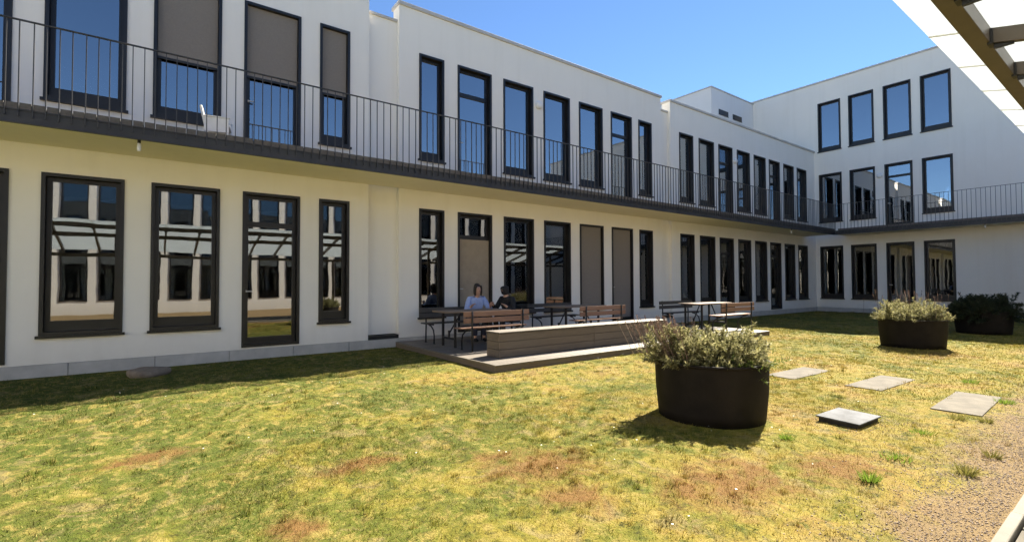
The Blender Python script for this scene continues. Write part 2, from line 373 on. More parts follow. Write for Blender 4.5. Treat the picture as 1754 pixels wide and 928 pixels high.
def opening(par, u0, u1, z0, z1, kind='window', transom=None, screen=None, screen_top=None, screen_mat=None, curtain=None, roller=None, film=None, plain=False, handle=True):
    """one glazed opening, in the local frame of its facade (u along, v inward, z up)"""
    e = .004
    w = MB().ring(u0-.012, u1+.012, z0-.0, z1+.012, -.022, .19, .052, .052, .05, .052).build(kind, M_frame, par)
    a, b, c, d = u0+.04+e, u1-.04-e, z0+.05, z1-.04-e
    if plain:
        MB().box(a, b, .13, .14, c, d).build('pane', M_glassu if z0 > 3.5 and not plain else M_glass, w); return w
    sb = .17 if kind == 'window' else .13
    s = MB().ring(a, b, c, d, .10, .17, .062, .062, sb, .062)
    if transom: s.box(a+.062, b-.062, .10, .17, transom-.05, transom+.05)
    s.build('sash', M_frame, w)
    g0, g1, h0, h1 = a+.05, b-.05, c+sb-.012, d-.05
    for lo, hi in ([(h0, transom-.04), (transom+.04, h1)] if transom else [(h0, h1)]):
        MB().box(g0, g1, .130, .142, lo, hi).build('pane', M_glassu if z0 > 3.5 and not plain else M_glass, w)
    if film: MB().box(a+.062, b-.062, .145, .149, h0+.012, film).build('privacy_film', M_film, w)
    if kind == 'window':
        MB().box(u0-.045, u1+.045, -.060, .03, z0-.045, z0-.002).build('sill', M_frame, w)
    elif handle:
        MB().box(a+.018, a+.042, .058, .099, z0+1.06, z0+1.10).box(a+.018, a+.13, .045, .06, z0+1.065, z0+1.09).build('handle', M_coping, w)
    if screen is not None:
        MB().box(a+.005, b-.005, .060, .064, screen+.04, screen_top or d).build('screen', screen_mat or M_screen, w)
        MB().box(a+.003, b-.003, .052, .074, screen, screen+.04).build('screen_bar', M_frame, w)
    if roller: MB().box(a+.06, b-.06, .20, .203, roller[0], roller[1]).build('roller_blind', roller[2], w)
    if curtain:
        f0, f1, mt = curtain; drape(a+(b-a)*f0, a+(b-a)*f1, c+.06, d-.03, .30, mt, w)
    return w
def coping(par, u0, u1, z, v0=0.0, depth=.40):
    return MB().box(u0-.03, u1+.03, v0-.045, v0+depth, z, z+.085).build('coping', M_coping, par, bevel=.006)
def body(par, u0, u1, depth, zroof, floors, inner_v=6.0, start=.344):
    MB().box(u0, u1, start, depth, zroof-.25, zroof).build('roof', M_roof, par)
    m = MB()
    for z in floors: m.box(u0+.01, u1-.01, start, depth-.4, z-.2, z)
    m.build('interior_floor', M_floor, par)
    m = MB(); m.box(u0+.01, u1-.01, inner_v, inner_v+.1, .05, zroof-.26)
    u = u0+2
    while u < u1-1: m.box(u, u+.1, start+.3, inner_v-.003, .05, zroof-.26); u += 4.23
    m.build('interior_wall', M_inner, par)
    MB().box(u0, u1, depth, depth+.3, -.05, zroof+.3).box(u0-.001, u0+.0, start, depth, -.05, zroof).build('rear_wall', M_wall2, par)

# --- the long white wing
wing = thing('office_building', 'long white two-storey office wing with railed balcony along its upper floor', 'building', (0, D, 0), 0)
GS, GH, US, UH, DB, UB = .65, 3.23, 4.43, 6.97, .235, 3.96
C1 = [(-7.08,-6.07,'w'), (-5.67,-4.66,'d'), (-4.26,-3.25,'w'), (-2.85,-1.835,'d'), (-1.45,-.44,'w'), (-.05,.965,'w'), (1.365,2.38,'d'), (2.78,3.39,'w')]
C2 = [(5.07,5.72,'w'), (6.13,7.14,'d'), (7.55,8.56,'w'), (8.965,9.97,'w'), (10.38,11.39,'w'), (11.80,12.80,'d'), (13.17,13.85,'w')]
C3 = [(15.48,16.33,'w'), (16.73,17.74,'w'), (18.10,19.11,'d'), (19.50,20.50,'w'), (20.88,21.88,'w'), (22.22,23.20,'d'), (23.60,24.60,'w'), (24.98,25.97,'w')]
def section(cols, u0, u1):
    hs = []
    for a, b, k in cols:
        hs.append((a, b, DB if k == 'd' else GS, GH)); hs.append((a, b, UB if k == 'd' else US, UH))
    obj('wall', wall_mesh(u0, u1, .20, 8.0, hs), M_wall, wing); coping(wing, u0, u1, 8.0)
    for n, (a, b, k) in enumerate(cols):
        kind = 'door' if k == 'd' else 'window'
        g = dict(transom=2.63 if (k == 'd' or cols is C1) else None); u = dict(transom=6.29 if k == 'd' and cols is not C1 else None)
        if cols is C1:
            g = dict(transom=2.63 if k == 'd' else None)
            if n >= 5: u['screen'] = 5.50
        if cols is C2:
            if n in (4, 5): g = dict(transom=None, screen=GS+.06 if n == 4 else DB+.06)
            if n == 1: g.update(screen=DB+.1, screen_top=2.57, screen_mat=M_beige)
            if n == 0: u['roller'] = (US+.1, UH-.1, M_rollw)
            if n == 6: u['curtain'] = (.0, .8, M_curt)
        if cols is C3:
            g['curtain'] = [(.15,.75,M_curt),(.1,.8,M_curt),(.3,.6,M_curt),(.2,.8,M_curt),(.2,.8,M_curt),(.35,.75,M_curt),(.1,.75,M_curt),(.35,.8,M_curt)][n]
            u['curtain'] = [(.05,.8,M_curt),(.0,.75,M_curt),(.5,.8,M_curt),(.3,.9,M_curt),(.05,.8,M_curt),(.0,.5,M_curt),(.0,.8,M_curt),(.1,.5,M_curt)][n]
        opening(wing, a, b, DB if k == 'd' else GS, GH, kind, **g)
        opening(wing, a, b, UB if k == 'd' else US, UH, kind, **u)
U1, U2, U3, U4 = 3.83, 4.55, 14.40, 14.95
section(C1, -9.0, U1); section(C2, U2, U3); section(C3, U4, L)
for a, b in ((U1, U2), (U3, U4)):
    obj('recess_wall', wall_mesh(a-.003, b+.003, .30, 7.62, [], .13, .2), M_wall, wing)
    MB().box(a+.003, b-.003, .09, .45, 7.62, 7.675).build('coping', M_coping, wing)
    MB().box(a+.004, b-.004, -.012, .33, .205, .285).build('drain_grate', M_black, wing)
u = -9.0
while u < L-.05:
    e = min(u+1.128, L); MB().box(u+.004, e-.004, -.012+random.uniform(-.003, .003), .34, -.05, .196).build('plinth_panel', M_plinth, wing, bevel=.004); u += 1.128
body(wing, -9.0, L-.02, 9.0, 7.6, [.2, 3.9])
MB().box(-9.3, -9.0, 0, 9.3, -.05, 8).build('gable_wall', M_wall2, wing)
# small fittings on the facade
def bulkhead(par, u, z, name='wall_lamp'):
    o = MB().lathe([(.001,-.10),(.07,-.098),(.105,-.075),(.115,-.03),(.118,0.0)], 28).build('wall_lamp', M_white, par, True)
    o.rotation_euler = (R(-90), 0, 0); o.location = (u, 0, z)
    return o
for u, z in ((8.765, 6.52), (19.30, 6.47)): bulkhead(wing, u, z)

# balcony: slab with painted soffit, steel fascia, boards, railing with one baluster every 0.1355 m
PB, ZS, ZF, ZD, ZR = 1.36, 3.65, 3.835, 3.925, 5.06
XB, YB = L-PB, D-PB               # outer corner of the balcony
def balcony(par, u0, u1, w0, label_end):
    slab = MB().box(u0, u1+.0, -PB+.06, -.004, ZS+.02, ZF-.01).build('balcony_slab', M_soffit, par)
    MB().box(u0, u1, -PB, -PB+.056, ZS, ZF).box(u0, u1, -PB-.012, -PB+.0, ZS-.004, ZS+.016).box(u0, u1, -PB-.012, -PB+.0, ZF-.014, ZF+.004).build('fascia_beam', M_steel, slab)
    n = int((u1-u0)/.1355)
    bm_ = MB().box(-.059, .059, -PB-.006, -.01, ZF+.006, ZD).mesh('deck_board'); bm_.materials.append(M_deckb)
    rail = MB().box(u0, u1, -PB-.045, -PB-.005, ZR-.014, ZR).build('railing', M_bar, par)
    ba = MB().box(-.006, .006, -PB-.034, -PB-.014, ZF-.10, ZR-.014).mesh('baluster'); ba.materials.append(M_bar)
    for i in range(n):
        u = u1-.07-.1355*i
        o = obj('deck_board', bm_, None, slab); o.location = (u, 0, random.uniform(-.003, .002)); o.rotation_euler.z = random.uniform(-.002, .002)
        o = obj('baluster', ba, None, rail); o.location = (u+.068, random.uniform(-.001, .001), 0); o.rotation_euler.y = random.uniform(-.0015, .0015)
    return slab
balcony(wing, -4.6, XB, 0, 'left')
# hanging soffit lamps
def soffit_lamp(x, y, label):
    t = thing('hanging_lamp', label, 'lamp', (x, y, ZS+.03), 0, 'small lamps under the balcony soffit')
    MB().tube([(0,0,0),(0,0,-.06)], .022, 12).build('mount', M_iron, t, True)
    MB().lathe([(.001,-.185),(.022,-.18),(.028,-.15),(.024,-.06),(.001,-.058)], 16).build('glass_cylinder', M_white, t, True)
soffit_lamp(-.215, 9.36, 'small lamp hanging under the balcony above the tall window beside the stone disc')
soffit_lamp(21.5, 9.36, 'small lamp hanging under the balcony near the inner corner of the court')
soffit_lamp(25.72, 4.15, 'small lamp hanging under the end wing balcony above the blank wall')

# --- the three-storey end wing (root turned so that its local u runs along -y and v along +x)
endw = thing('office_building', 'three-storey white end wing with four windows per floor and a corner balcony', 'building', (L, 0, 0), R(-90))
EC = [(-10.36,-9.38,'w'), (-9.02,-8.02,'w'), (-7.63,-6.63,'d'), (-6.28,-5.28,'w')]
hs = []
for a, b, k in EC:
    hs += [(a, b, DB if k == 'd' else GS, 3.215), (a, b, UB if k == 'd' else US, 6.82), (a, b, 7.99, 10.44)]
obj('wall', wall_mesh(-19.0, 9.6, .20, 11.48, hs), M_wall, endw)
coping(endw, -19.0, 9.6, 11.48)
for n, (a, b, k) in enumerate(EC):
    kind = 'door' if k == 'd' else 'window'
    opening(endw, a, b, DB if k == 'd' else GS, 3.215, kind, curtain=(.2, .7, M_curt) if n == 2 else None)
    opening(endw, a, b, UB if k == 'd' else US, 6.82, kind, transom=6.25 if k == 'd' else None, curtain=(.1, .75, M_curt) if n == 0 else None)
    opening(endw, a, b, 7.99, 10.44, 'window', film=9.2)
obj('ground_pier', wall_mesh(-3.79, 9.6, .20, 3.60, [], -.10, .096), M_wall, endw)
u = -10.57
while u < 9.5:
    e = min(u+1.128, 9.6); MB().box(u+.004, e-.004, -.012-(.1 if u > -3.9 else 0), .34, -.05, .196).build('plinth_panel', M_plinth, endw, bevel=.004); u += 1.128
body(endw, -19.0, 9.6, 9.0, 11.1, [.2, 3.9, 7.5])
# the set-back upper storey behind the parapet of the long wing
PX = 22.74
ph = MB().box(-19.0, -13.64, PX-L, -.005, 7.45, 11.40).build('upper_storey', M_wall2, endw)
MB().box(-19.0, -13.60, PX-L-.04, -.006, 11.40, 11.46).build('coping', M_coping, ph)
for xa, xb in ((23.41, 24.30), (24.77, 25.66)):
    MB().box(-13.645, -13.615, xa-L, xb-L, 10.15, 10.42).box(-13.62, -13.61, xa-L-.03, xb-L+.03, 10.13, 10.15).build('slot_window', M_frame, ph)
balcony(endw, -YB, 9.6, 0, 'end')
bulkhead(endw, -7.83, 6.36)

# --- across the court, seen mirrored in the panes
opp = thing('office_building', 'white two-storey office wing across the lawn behind the glass canopy', 'building', (0, YO, 0), R(180))
hs = []; cols = []
u = -25.6
while u < 18:
    for z0, z1 in ((GS, GH), (US, UH)): hs.append((u, u+1.01, z0, z1))
    u += 1.41
obj('wall', wall_mesh(-L, 19.9, .0, 8.0, hs), M_wall, opp); coping(opp, -L, 19.9, 8.0)
for h in hs: opening(opp, *h, plain=True)
body(opp, -L, 19.9, 9.0, 7.6, [.2, 3.9])
west = thing('office_building', 'white two-storey office wing closing the far end of the court', 'building', (XC, 0, 0), R(90))
hs = []
u = -9.0
while u < 9:
    for z0, z1 in ((GS, GH), (US, UH)): hs.append((u, u+1.01, z0, z1))
    u += 1.41
obj('wall', wall_mesh(YO+.02, D+4, .0, 8.0, hs), M_wall, west); coping(west, YO+.02, D+4, 8.0)
for h in hs: opening(west, *h, plain=True)
body(west, YO+.02, D+4, 7.0, 7.6, [.2, 3.9])

# ------------------------------------------------------------------ glass canopy over the path
can = thing('glass_canopy', 'lean-to canopy of opal glass panels on dark steel over the path', 'canopy', (0, 0, 0))
YE, ZE, SL, YBK = 1.15, 3.50, .24, -2.05            # outer edge, its height, fall towards the back
def zc(y): return ZE - (YE-y)*SL
P0, PS = 5.19, .975
gm = MB(); hw = PS/2-.008
gm.v = [(-hw,YE,ZE),(hw,YE,ZE),(hw,YBK,zc(YBK)),(-hw,YBK,zc(YBK)),(-hw,YE,ZE+.016),(hw,YE,ZE+.016),(hw,YBK,zc(YBK)+.016),(-hw,YBK,zc(YBK)+.016)]
gm.f = [(0,3,2,1),(4,5,6,7),(0,1,5,4),(1,2,6,5),(2,3,7,6),(3,0,4,7)]
gme = gm.mesh('glass_panel'); gme.materials.append(M_opal)
rf = MB(); y0, y1 = .77, YBK+.05
rf.v = [(-.03,y0,zc(y0)-.125),(.03,y0,zc(y0)-.125),(.03,y1,zc(y1)-.125),(-.03,y1,zc(y1)-.125),(-.03,y0,zc(y0)-.012),(.03,y0,zc(y0)-.012),(.03,y1,zc(y1)-.012),(-.03,y1,zc(y1)-.012)]
rf.f = gm.f
rme = rf.mesh('rafter'); rme.materials.append(M_steelg)
bk = MB().box(-.05, .05, y0-.012, y0+.02, zc(y0)-.14, zc(y0)-.02).box(-.012, .012, y0-.12, y0-.012, zc(y0)-.17, zc(y0)-.125).mesh('bracket'); bk.materials.append(M_iron)
gbm = MB(); gbm.v = [(sx*.009, y, zc(y)-dz) for y in (YE-.002, .70) for sx in (-1, 1) for dz in (.012, .002)]
gbm.f = [(0,1,3,2),(4,6,7,5),(0,4,5,1),(2,3,7,6),(0,2,6,4),(1,5,7,3)]; gbm = gbm.mesh('glazing_bar'); gbm.materials.append(M_white)
NX0, NX1 = -14, 21
for i in range(NX0, NX1):
    x = P0+PS*i
    o = obj('glass_panel', gme, None, can); o.location = (x+PS/2, 0, random.uniform(-.001, .001))
    o = obj('rafter', rme, None, can); o.location = (x, 0, 0)
    obj('bracket', bk, None, o); obj('glazing_bar', gbm, None, o)
XA, XZ = P0+PS*NX0-.1, P0+PS*NX1+.1
MB().box(XA, XZ, .775, .885, ZE-.215, ZE-.072).build('edge_beam', M_steelg, can, bevel=.004)
MB().box(XA, XZ, YBK+.06, YBK+.18, zc(YBK)-.25, zc(YBK)-.13).build('back_beam', M_steelg, can, bevel=.004)
MB().box(XA, XZ, .11, .23, zc(.3)-.25, zc(.3)-.127).build('purlin', M_steelg, can, bevel=.004)
for i in range(-3, 6):
    x = 2.85+PS*4*i
    MB().box(x-.045, x+.045, .125, .215, -.03, zc(.3)-.25).build('post', M_steelg, can, bevel=.004)
    MB().box(x-.045, x+.045, YBK+.075, YBK+.165, -.03, zc(YBK)-.25).build('post', M_steelg, can, bevel=.004)

# ------------------------------------------------------------------ timber deck, long box seat
deck = thing('timber_deck', 'low weathered timber deck along the wall carrying the picnic tables', 'deck', (9.0, 8.56, 0))
ZDK, DX0, DX1, DY0, DY1 = .12, 4.46, 13.60, 6.52, D-.03
dx, dy = 9.0, 8.56
row = 0; y = DY0
while y < DY1-.05:
    cuts = [DX0, DX0+(2.6 if row % 2 else 4.2), DX0+(6.2 if row % 2 else 7.4), DX1]
    for a, b in zip(cuts[:-1], cuts[1:]):
        o = MB().box(a+.003-dx, b-.003-dx, y-dy, min(y+.138, DY1)-dy, ZDK-.03, ZDK).build('plank', M_deckw, deck, bevel=.004); o.location.z = random.uniform(-.002, .002)
    y += .145; row += 1
for a, b in ((DX0, 8.0), (8.0, DX1)):
    MB().box(a+.004-dx, b-.004-dx, DY0+.012-dy, DY0+.04-dy, -.03, ZDK-.033).build('skirt_board', M_boxw, deck, bevel=.003)
MB().box(DX0+.01-dx, DX0+.04-dx, DY0+.05-dy, DY1-dy, -.03, ZDK-.033).build('skirt_board', M_boxw, deck)
MB().box(DX1-.04-dx, DX1-.01-dx, DY0+.05-dy, DY1-dy, -.03, ZDK-.033).build('skirt_board', M_boxw, deck)
m = MB()
for i in range(10): m.box(DX0+.06+i*.98-dx, DX0+.12+i*.98-dx, DY0+.06-dy, DY1-.02-dy, -.04, ZDK-.034)
m.build('joists', M_boxw, deck)
box = thing('box_seat', 'long low timber box seat with horizontal boards on the deck edge', 'bench', (7.4, 7.30, ZDK))
BX0, BX1 = -2.45, 2.38
for k in range(3):
    z0 = .004+k*.142
    for a, b in ((BX0, -.05), (-.044, BX1)): MB().box(a, b, -.20, -.176, z0, z0+.136).build('front_board', M_boxw, box, bevel=.004)
    for s in (BX0+.001, BX1-.025): MB().box(s, s+.024, -.174, .20, z0, z0+.136).build('end_board', M_boxw, box, bevel=.004)
    MB().box(BX0+.03, BX1-.03, .176, .199, z0, z0+.136).build('back_board', M_boxw, box)
for k in range(3):
    y0 = -.215+k*.145
    for a, b in ((BX0-.015, .3), (.305, BX1+.015)): MB().box(a, b, y0, y0+.139, .432, .457).build('seat_board', M_deckw, box, bevel=.004)

# ------------------------------------------------------------------ picnic sets
def slat(par, y0, y1, z0, z1, mat, x=.80): return MB().box(-x, x, y0, y1, z0, z1).build('slat', mat, par, bevel=.004)
def make_bench(label, loc, rz, group, wd):
    t = thing('bench', label, 'bench', loc, rz, group)       # sitter faces local -y, backrest at +y
    for a in (-.20, -.045): slat(t, a, a+.14, .435, .46, wd)
    for z in (.555, .68):
        o = slat(t, .16, .185, z, z+.10, wd); o.rotation_euler.x = 0
    for s in (-.62, .62):
        m = MB()
        m.tube([(s,.205,0),(s,.19,.40),(s,.20,.60),(s,.205,.785)], .018, 8)
        m.tube([(s,-.17,.42),(s,.19,.42)], .016, 8)
        m.tube([(s,-.20,0),(s,-.205,.18),(s,-.17,.30),(s,-.06,.38),(s,.05,.405)], .016, 8)
        m.box(s-.02, s+.02, -.235, -.17, 0, .008).box(s-.02, s+.02, .17, .24, 0, .008)
        m.build('leg_frame', M_iron, t, True)
    return t
def make_table(label, loc, rz, group):
    t = thing('picnic_table', label, 'table', loc, rz, group)
    for k in range(4): MB().box(-.80, .80, -.345+k*.174, -.345+k*.174+.168, .722, .752).build('board', M_tabw, t, bevel=.004)
    for s in (-.58, .58):
        m = MB()
        for y in (-.26, .26): m.box(s-.022, s+.022, y-.022, y+.022, 0, .70)
        m.box(s-.02, s+.02, -.33, .33, .70, .721); m.box(s-.018, s+.018, -.238, .238, .16, .20)
        m.build('leg_frame', M_iron, t, bevel=.003)
        MB().tube([(s-.02*np.sign(s), 0, .30), (s-.30*np.sign(s), 0, .71)], .016, 8).build('brace', M_iron, t, True)
        MB().box(s-.016, s+.016, -.02, .02, .20, .34).build('brace_foot', M_iron, t)
    return t
SETS = [((5.60, 9.05), 'where the woman in blue sits', 0), ((8.72, 9.08), 'behind the long box seat', R(1)), ((12.72, 7.90), 'in the sun at the deck end', R(-1))]
for (x, y), where, rz in SETS:
    make_table('picnic table on black iron legs ' + where, (x, y, ZDK), rz, 'picnic tables on the deck')
    make_bench('brown bench, backrest to the lawn, by the table ' + where, (x, y-.80, ZDK), rz+math.pi, 'benches at the picnic tables', M_wood)
    make_bench('dark bench, backrest to the wall, by the table ' + where, (x, y+.80, ZDK), rz, 'benches at the picnic tables', M_darkw)

# ------------------------------------------------------------------ people
def skin_mesh(name, nodes, edges, mat, parent, root=0, lvl=2):
    me = bpy.data.meshes.new(name); me.from_pydata([n[0] for n in nodes], edges, [])
    o = obj(name, me, mat, parent)
    o.modifiers.new('skin', 'SKIN'); 
    if not me.skin_vertices: 
        bm = bmesh.new(); bm.from_mesh(me); bm.verts.layers.skin.verify(); bm.to_mesh(me); bm.free()
    for i, n in enumerate(nodes):
        r = n[1]; d = me.skin_vertices[0].data[i]; d.radius = r if isinstance(r, tuple) else (r, r); d.use_root = (i == root)
    s = o.modifiers.new('sub', 'SUBSURF'); s.levels = lvl; s.render_levels = lvl
    o.modifiers['skin'].use_smooth_shade = True
    return o
def person(label, loc, rz, lean, hands, top, trousers, hairlen, head_turn=0, hood=False):
    """seated figure, faces local -y, seat at z = .45 above its base; hands = two wrist targets"""
    t = thing('person', label, 'person', loc, rz)
    n = []; e = []
    def add(p, r, to=None):
        n.append((tuple(p), r)); i = len(n)-1
        if to is not None: e.append((to, i))
        return i
    pel = add((0, .02, .545), (.15, .12)); sp = add((0, .0-lean*.4, .70), (.125, .10), pel); ch = add((0, -lean*.9, .88), (.14, .105), sp)
    nb = add((0, -lean*1.15, 1.0), (.075, .07), ch); nk = add((0, -lean*1.35, 1.07), .052, nb)
    hy = -lean*1.6
    h1 = add((0, hy-.012, 1.125), (.062, .072), nk); h2 = add((0, hy-.008, 1.19), (.074, .090), h1); h3 = add((0, hy, 1.255), (.068, .082), h2)
    wr = []
    tn = list(n); te = list(e)
    sleeves = []
    for s, hp in zip((-1, 1), hands):
        sh = add((s*.175, -lean*.95, .955), .062, ch); hp = Vector(hp); S = Vector((s*.175, -lean*.95, .955))
        mid = (S+hp)/2; dirv = (hp-S); need = max(.0, (.27*.27-(dirv.length/2)**2))**.5
        el = mid + Vector((s*.5, .15, -1)).normalized()*need
        ei = add(el, .042, sh); wi = add(hp, .027, ei); fw = (hp-el).normalized()
        pa = add(hp+fw*.05, (.036, .020), wi); wr.append((hp, el, S))
        side = fw.cross(Vector((0,0,1))).normalized()
        for k, (off, ln) in enumerate(((-.026,.055),(-.009,.066),(.009,.062),(.025,.048))):
            q = hp+fw*.085+side*off; a = add(q, .0095, pa); b = add(q+fw*ln*.6-Vector((0,0,.008)), .0085, a); add(q+fw*ln-Vector((0,0,.022)), .007, b)
        a = add(hp+fw*.045+side*(-s*.04), .011, pa); add(hp+fw*.085+side*(-s*.055)-Vector((0,0,.006)), .009, a)
    for s in (-1, 1):
        hi = add((s*.09, .0, .54), .085, pel); kn = add((s*.11, -.40, .53), .058, hi); an = add((s*.11, -.36, .10), .038, kn)
        he = add((s*.11, -.37, .045), .036, an); add((s*.115, -.52, .03), (.036, .026), he)
    skin_mesh('body', n, e, M_skin, t)
    # clothing, grown on the same skeleton a little larger
    N = [((0,.02,.53), (.165,.135)), ((0,-lean*.4,.70), (.145,.12)), ((0,-lean*.9,.88), (.185,.14)), ((0,-lean*1.08,.975), (.125,.10)), ((0,-lean*1.22,1.03), .070)]
    E_ = [(0,1),(1,2),(2,3),(3,4)]
    for hp, el, S in wr:
        b = len(N); N += [(tuple(S), .086), (tuple((S+el)/2), .068), (tuple(el), .060), (tuple(el+(hp-el)*.93), .040)]; E_ += [(2,b),(b,b+1),(b+1,b+2),(b+2,b+3)]
    skin_mesh('jacket' if hood else 'shirt', N, E_, top, t)
    N = [((0,.02,.545), (.168,.138))]; E_ = []
    for s in (-1, 1):
        b = len(N); N += [((s*.09,0,.542), .098), ((s*.11,-.40,.535), .072), ((s*.11,-.365,.30), .062), ((s*.11,-.36,.11), .055)]; E_ += [(0,b),(b,b+1),(b+1,b+2),(b+2,b+3)]
    skin_mesh('trousers', N, E_, trousers, t)
    for s in (-1, 1):
        skin_mesh('shoe', [((s*.11,-.345,.05), .046), ((s*.11,-.40,.04), .046), ((s*.116,-.545,.03), (.042,.030))], [(0,1),(1,2)], M_black, t)
    # head details share one turned frame
    hd = Vector((0, hy, 1.20)); Rt = Matrix.Rotation(head_turn, 4, 'Z')
    def hpnt(x, y, z): return tuple(hd + (Rt @ Vector((x, y, z))))
    skin_mesh('nose', [(hpnt(0,-.080,.010), .009), (hpnt(0,-.104,-.028), .013)], [(0,1)], M_skin, t, 0, 1)
    for s in (-1, 1):
        MB().lathe([(.0005,-.008),(.008,-.004),(.008,.004),(.0005,.008)], 10).build('eye', M_hair, t, True).location = hpnt(s*.030, -.083, .012)
        skin_mesh('ear', [(hpnt(s*.075,.0,.015), (.008,.016)), (hpnt(s*.075,.004,-.022), (.006,.011))], [(0,1)], M_skin, t, 0, 1)
    m = MB(); m.tube([hpnt(-.022,-.088,-.052), hpnt(0,-.094,-.052), hpnt(.022,-.088,-.052)], .006, 6); m.build('mouth', simple('lips', (.33,.13,.11), .5), t, True)
    if hood:
        N = [(hpnt(0,-.012,.075), (.098,.112)), (hpnt(0,-.002,.0), (.104,.112)), (hpnt(0,.02,-.07), (.10,.10)), (hpnt(0,.03,-.15), (.10,.085))]
    else:
        N = [(hpnt(0,-.022,.092), (.080,.086)), (hpnt(0,.02,.065), (.092,.098)), (hpnt(0,.040,.0), (.092,.080)), (hpnt(0,.055,-.07), (.090,.062)), (hpnt(0,.05,-.07-hairlen), (.084,.045))]
    skin_mesh('hood' if hood else 'hair', N, [(i, i+1) for i in range(len(N)-1)], top if hood else M_hair, t)
    if not hood:
        for s in (-1, 1):
            skin_mesh('hair_lock', [(hpnt(s*.050,-.048,.085), .030), (hpnt(s*.078,-.035,.015), .026), (hpnt(s*.084,-.02,-.08), .028), (hpnt(s*.078,-.02,-.06-hairlen), .020)], [(0,1),(1,2),(2,3)], M_hair, t, 0, 1)
    return t
person('woman in a pale blue shirt with dark hair leaning on the picnic table', (6.13, 9.80, ZDK), R(-14), .14, [(-.20, -.36, .80), (.26, -.38, .80)], M_shirt, M_navy, .10, R(12))
person('person in a black hooded jacket on a chair at the end of the table', (6.82, 9.32, ZDK), R(-78), .12, [(-.16, -.42, .84), (.20, -.36, .80)], M_blackcl, M_blackcl, .05, 0, True)
ch = thing('chair', 'dark round-backed chair under the person in the black jacket', 'chair', (6.86, 9.325, ZDK), R(-78))
MB().lathe([(.001,.41),(.20,.412),(.215,.43),(.205,.448),(.001,.452)], 28).build('seat', M_black, ch, True)
for sx in (-.15, .15):
    for sy in (-.14, .16): MB().tube([(sx*1.2, sy*1.25, 0), (sx, sy, .42)], .013, 8).build('leg', M_iron, ch, True)
m = MB(); pr = []
for k in range(13):
    a = math.pi*(k/12); pr.append((.205*math.cos(a), .05+.19*math.sin(a), 0))
for i in range(12):
    (x0, y0, _), (x1, y1, _) = pr[i], pr[i+1]
    h0 = .20*math.sin(math.pi*i/12)+.52; h1 = .20*math.sin(math.pi*(i+1)/12)+.52
    m.quad((x0,y0,.44), (x1,y1,.44), (x1*1.06,y1*1.08,h1+.08), (x0*1.06,y0*1.08,h0+.08))
bo = m.build('backrest', M_black, ch, True); s_ = bo.modifiers.new('solid', 'SOLIDIFY'); s_.thickness = .02

# ------------------------------------------------------------------ things on the balcony
def lounge_chair(label, loc, rz, group=None):
    t = thing('lounge_chair', label, 'chair', loc, rz, group)
    MB().box(-.24, .24, -.24, .22, .26, .31).build('seat', M_white, t, bevel=.02)
    o = MB().box(-.24, .24, -.025, .025, 0, .42).build('backrest', M_white, t, bevel=.02); o.location = (0, .22, .27); o.rotation_euler.x = R(-12)
    for sx in (-.235, .235):
        for sy in (-.2, .19): MB().box(sx-.018, sx+.018, sy-.018, sy+.018, 0, .13).build('leg', M_white, t)
        MB().box(sx-.02, sx+.02, -.23, .24, .13, .44).build('side_panel', M_white, t, bevel=.012)
        MB().box(sx-.035, sx+.035, -.25, .24, .442, .468).build('armrest', M_white, t, bevel=.008)
    return t
lounge_chair('white plastic lounge chair standing on the balcony boards', (.86, 9.72, ZD), R(78)).scale = (.78, .78, .80)

# ------------------------------------------------------------------ small things on the ground
st = bpy.data.meshes.new('stone_disc'); m = MB(); m.lathe([(.001,-.03),(.31,-.03),(.335,.04),(.325,.10),(.29,.125),(.15,.135),(.001,.137)], 36)
for i, (x, y, z) in enumerate(m.v):
    a = math.atan2(y, x); k = 1+.05*math.sin(3*a+1)+.03*math.sin(7*a); m.v[i] = (x*k, y*k, z+.008*math.sin(5*x*3+y*9))
o = m.build('stone_disc', M_stone, None, True); o.location = (-.06, 9.78, 0); o.scale = (.86, .86, .8); tag(o, 'flat round brown stone disc lying by the plinth in the shade', 'stone')
hb = thing('floor_hatch', 'low dark box with a grey zinc lid set in the lawn', 'hatch', (5.85, 2.02, 0))
MB().box(-.25, .25, -.18, .18, -.05, .040).build('body', M_black, hb, bevel=.006)
MB().box(-.27, .27, -.20, .20, .042, .058).build('lid', M_lid, hb, bevel=.006)
hb.rotation_euler.z = R(-2); hb.rotation_euler.x = R(1.2)
for i, (x, y, w_, where) in enumerate(((7.84, 1.46, .69, 'nearest to the kerb'), (8.43, 2.49, .65, 'between two others'), (8.30, 3.54, .62, 'beside the large tub, farthest from the kerb'))):
    t = thing('stepping_slab', 'flat concrete stepping slab in the lawn, ' + where, 'paving slab', (x, y, 0), R(random.uniform(-2, 2)), 'stepping slabs to the deck')
    for k in range(2):
        MB().box(-w_+k*(w_+.003), k*w_-.003*(1-k), -.215, .215, -.03, .011-.003*k).build('slab', M_slab, t, bevel=.006)

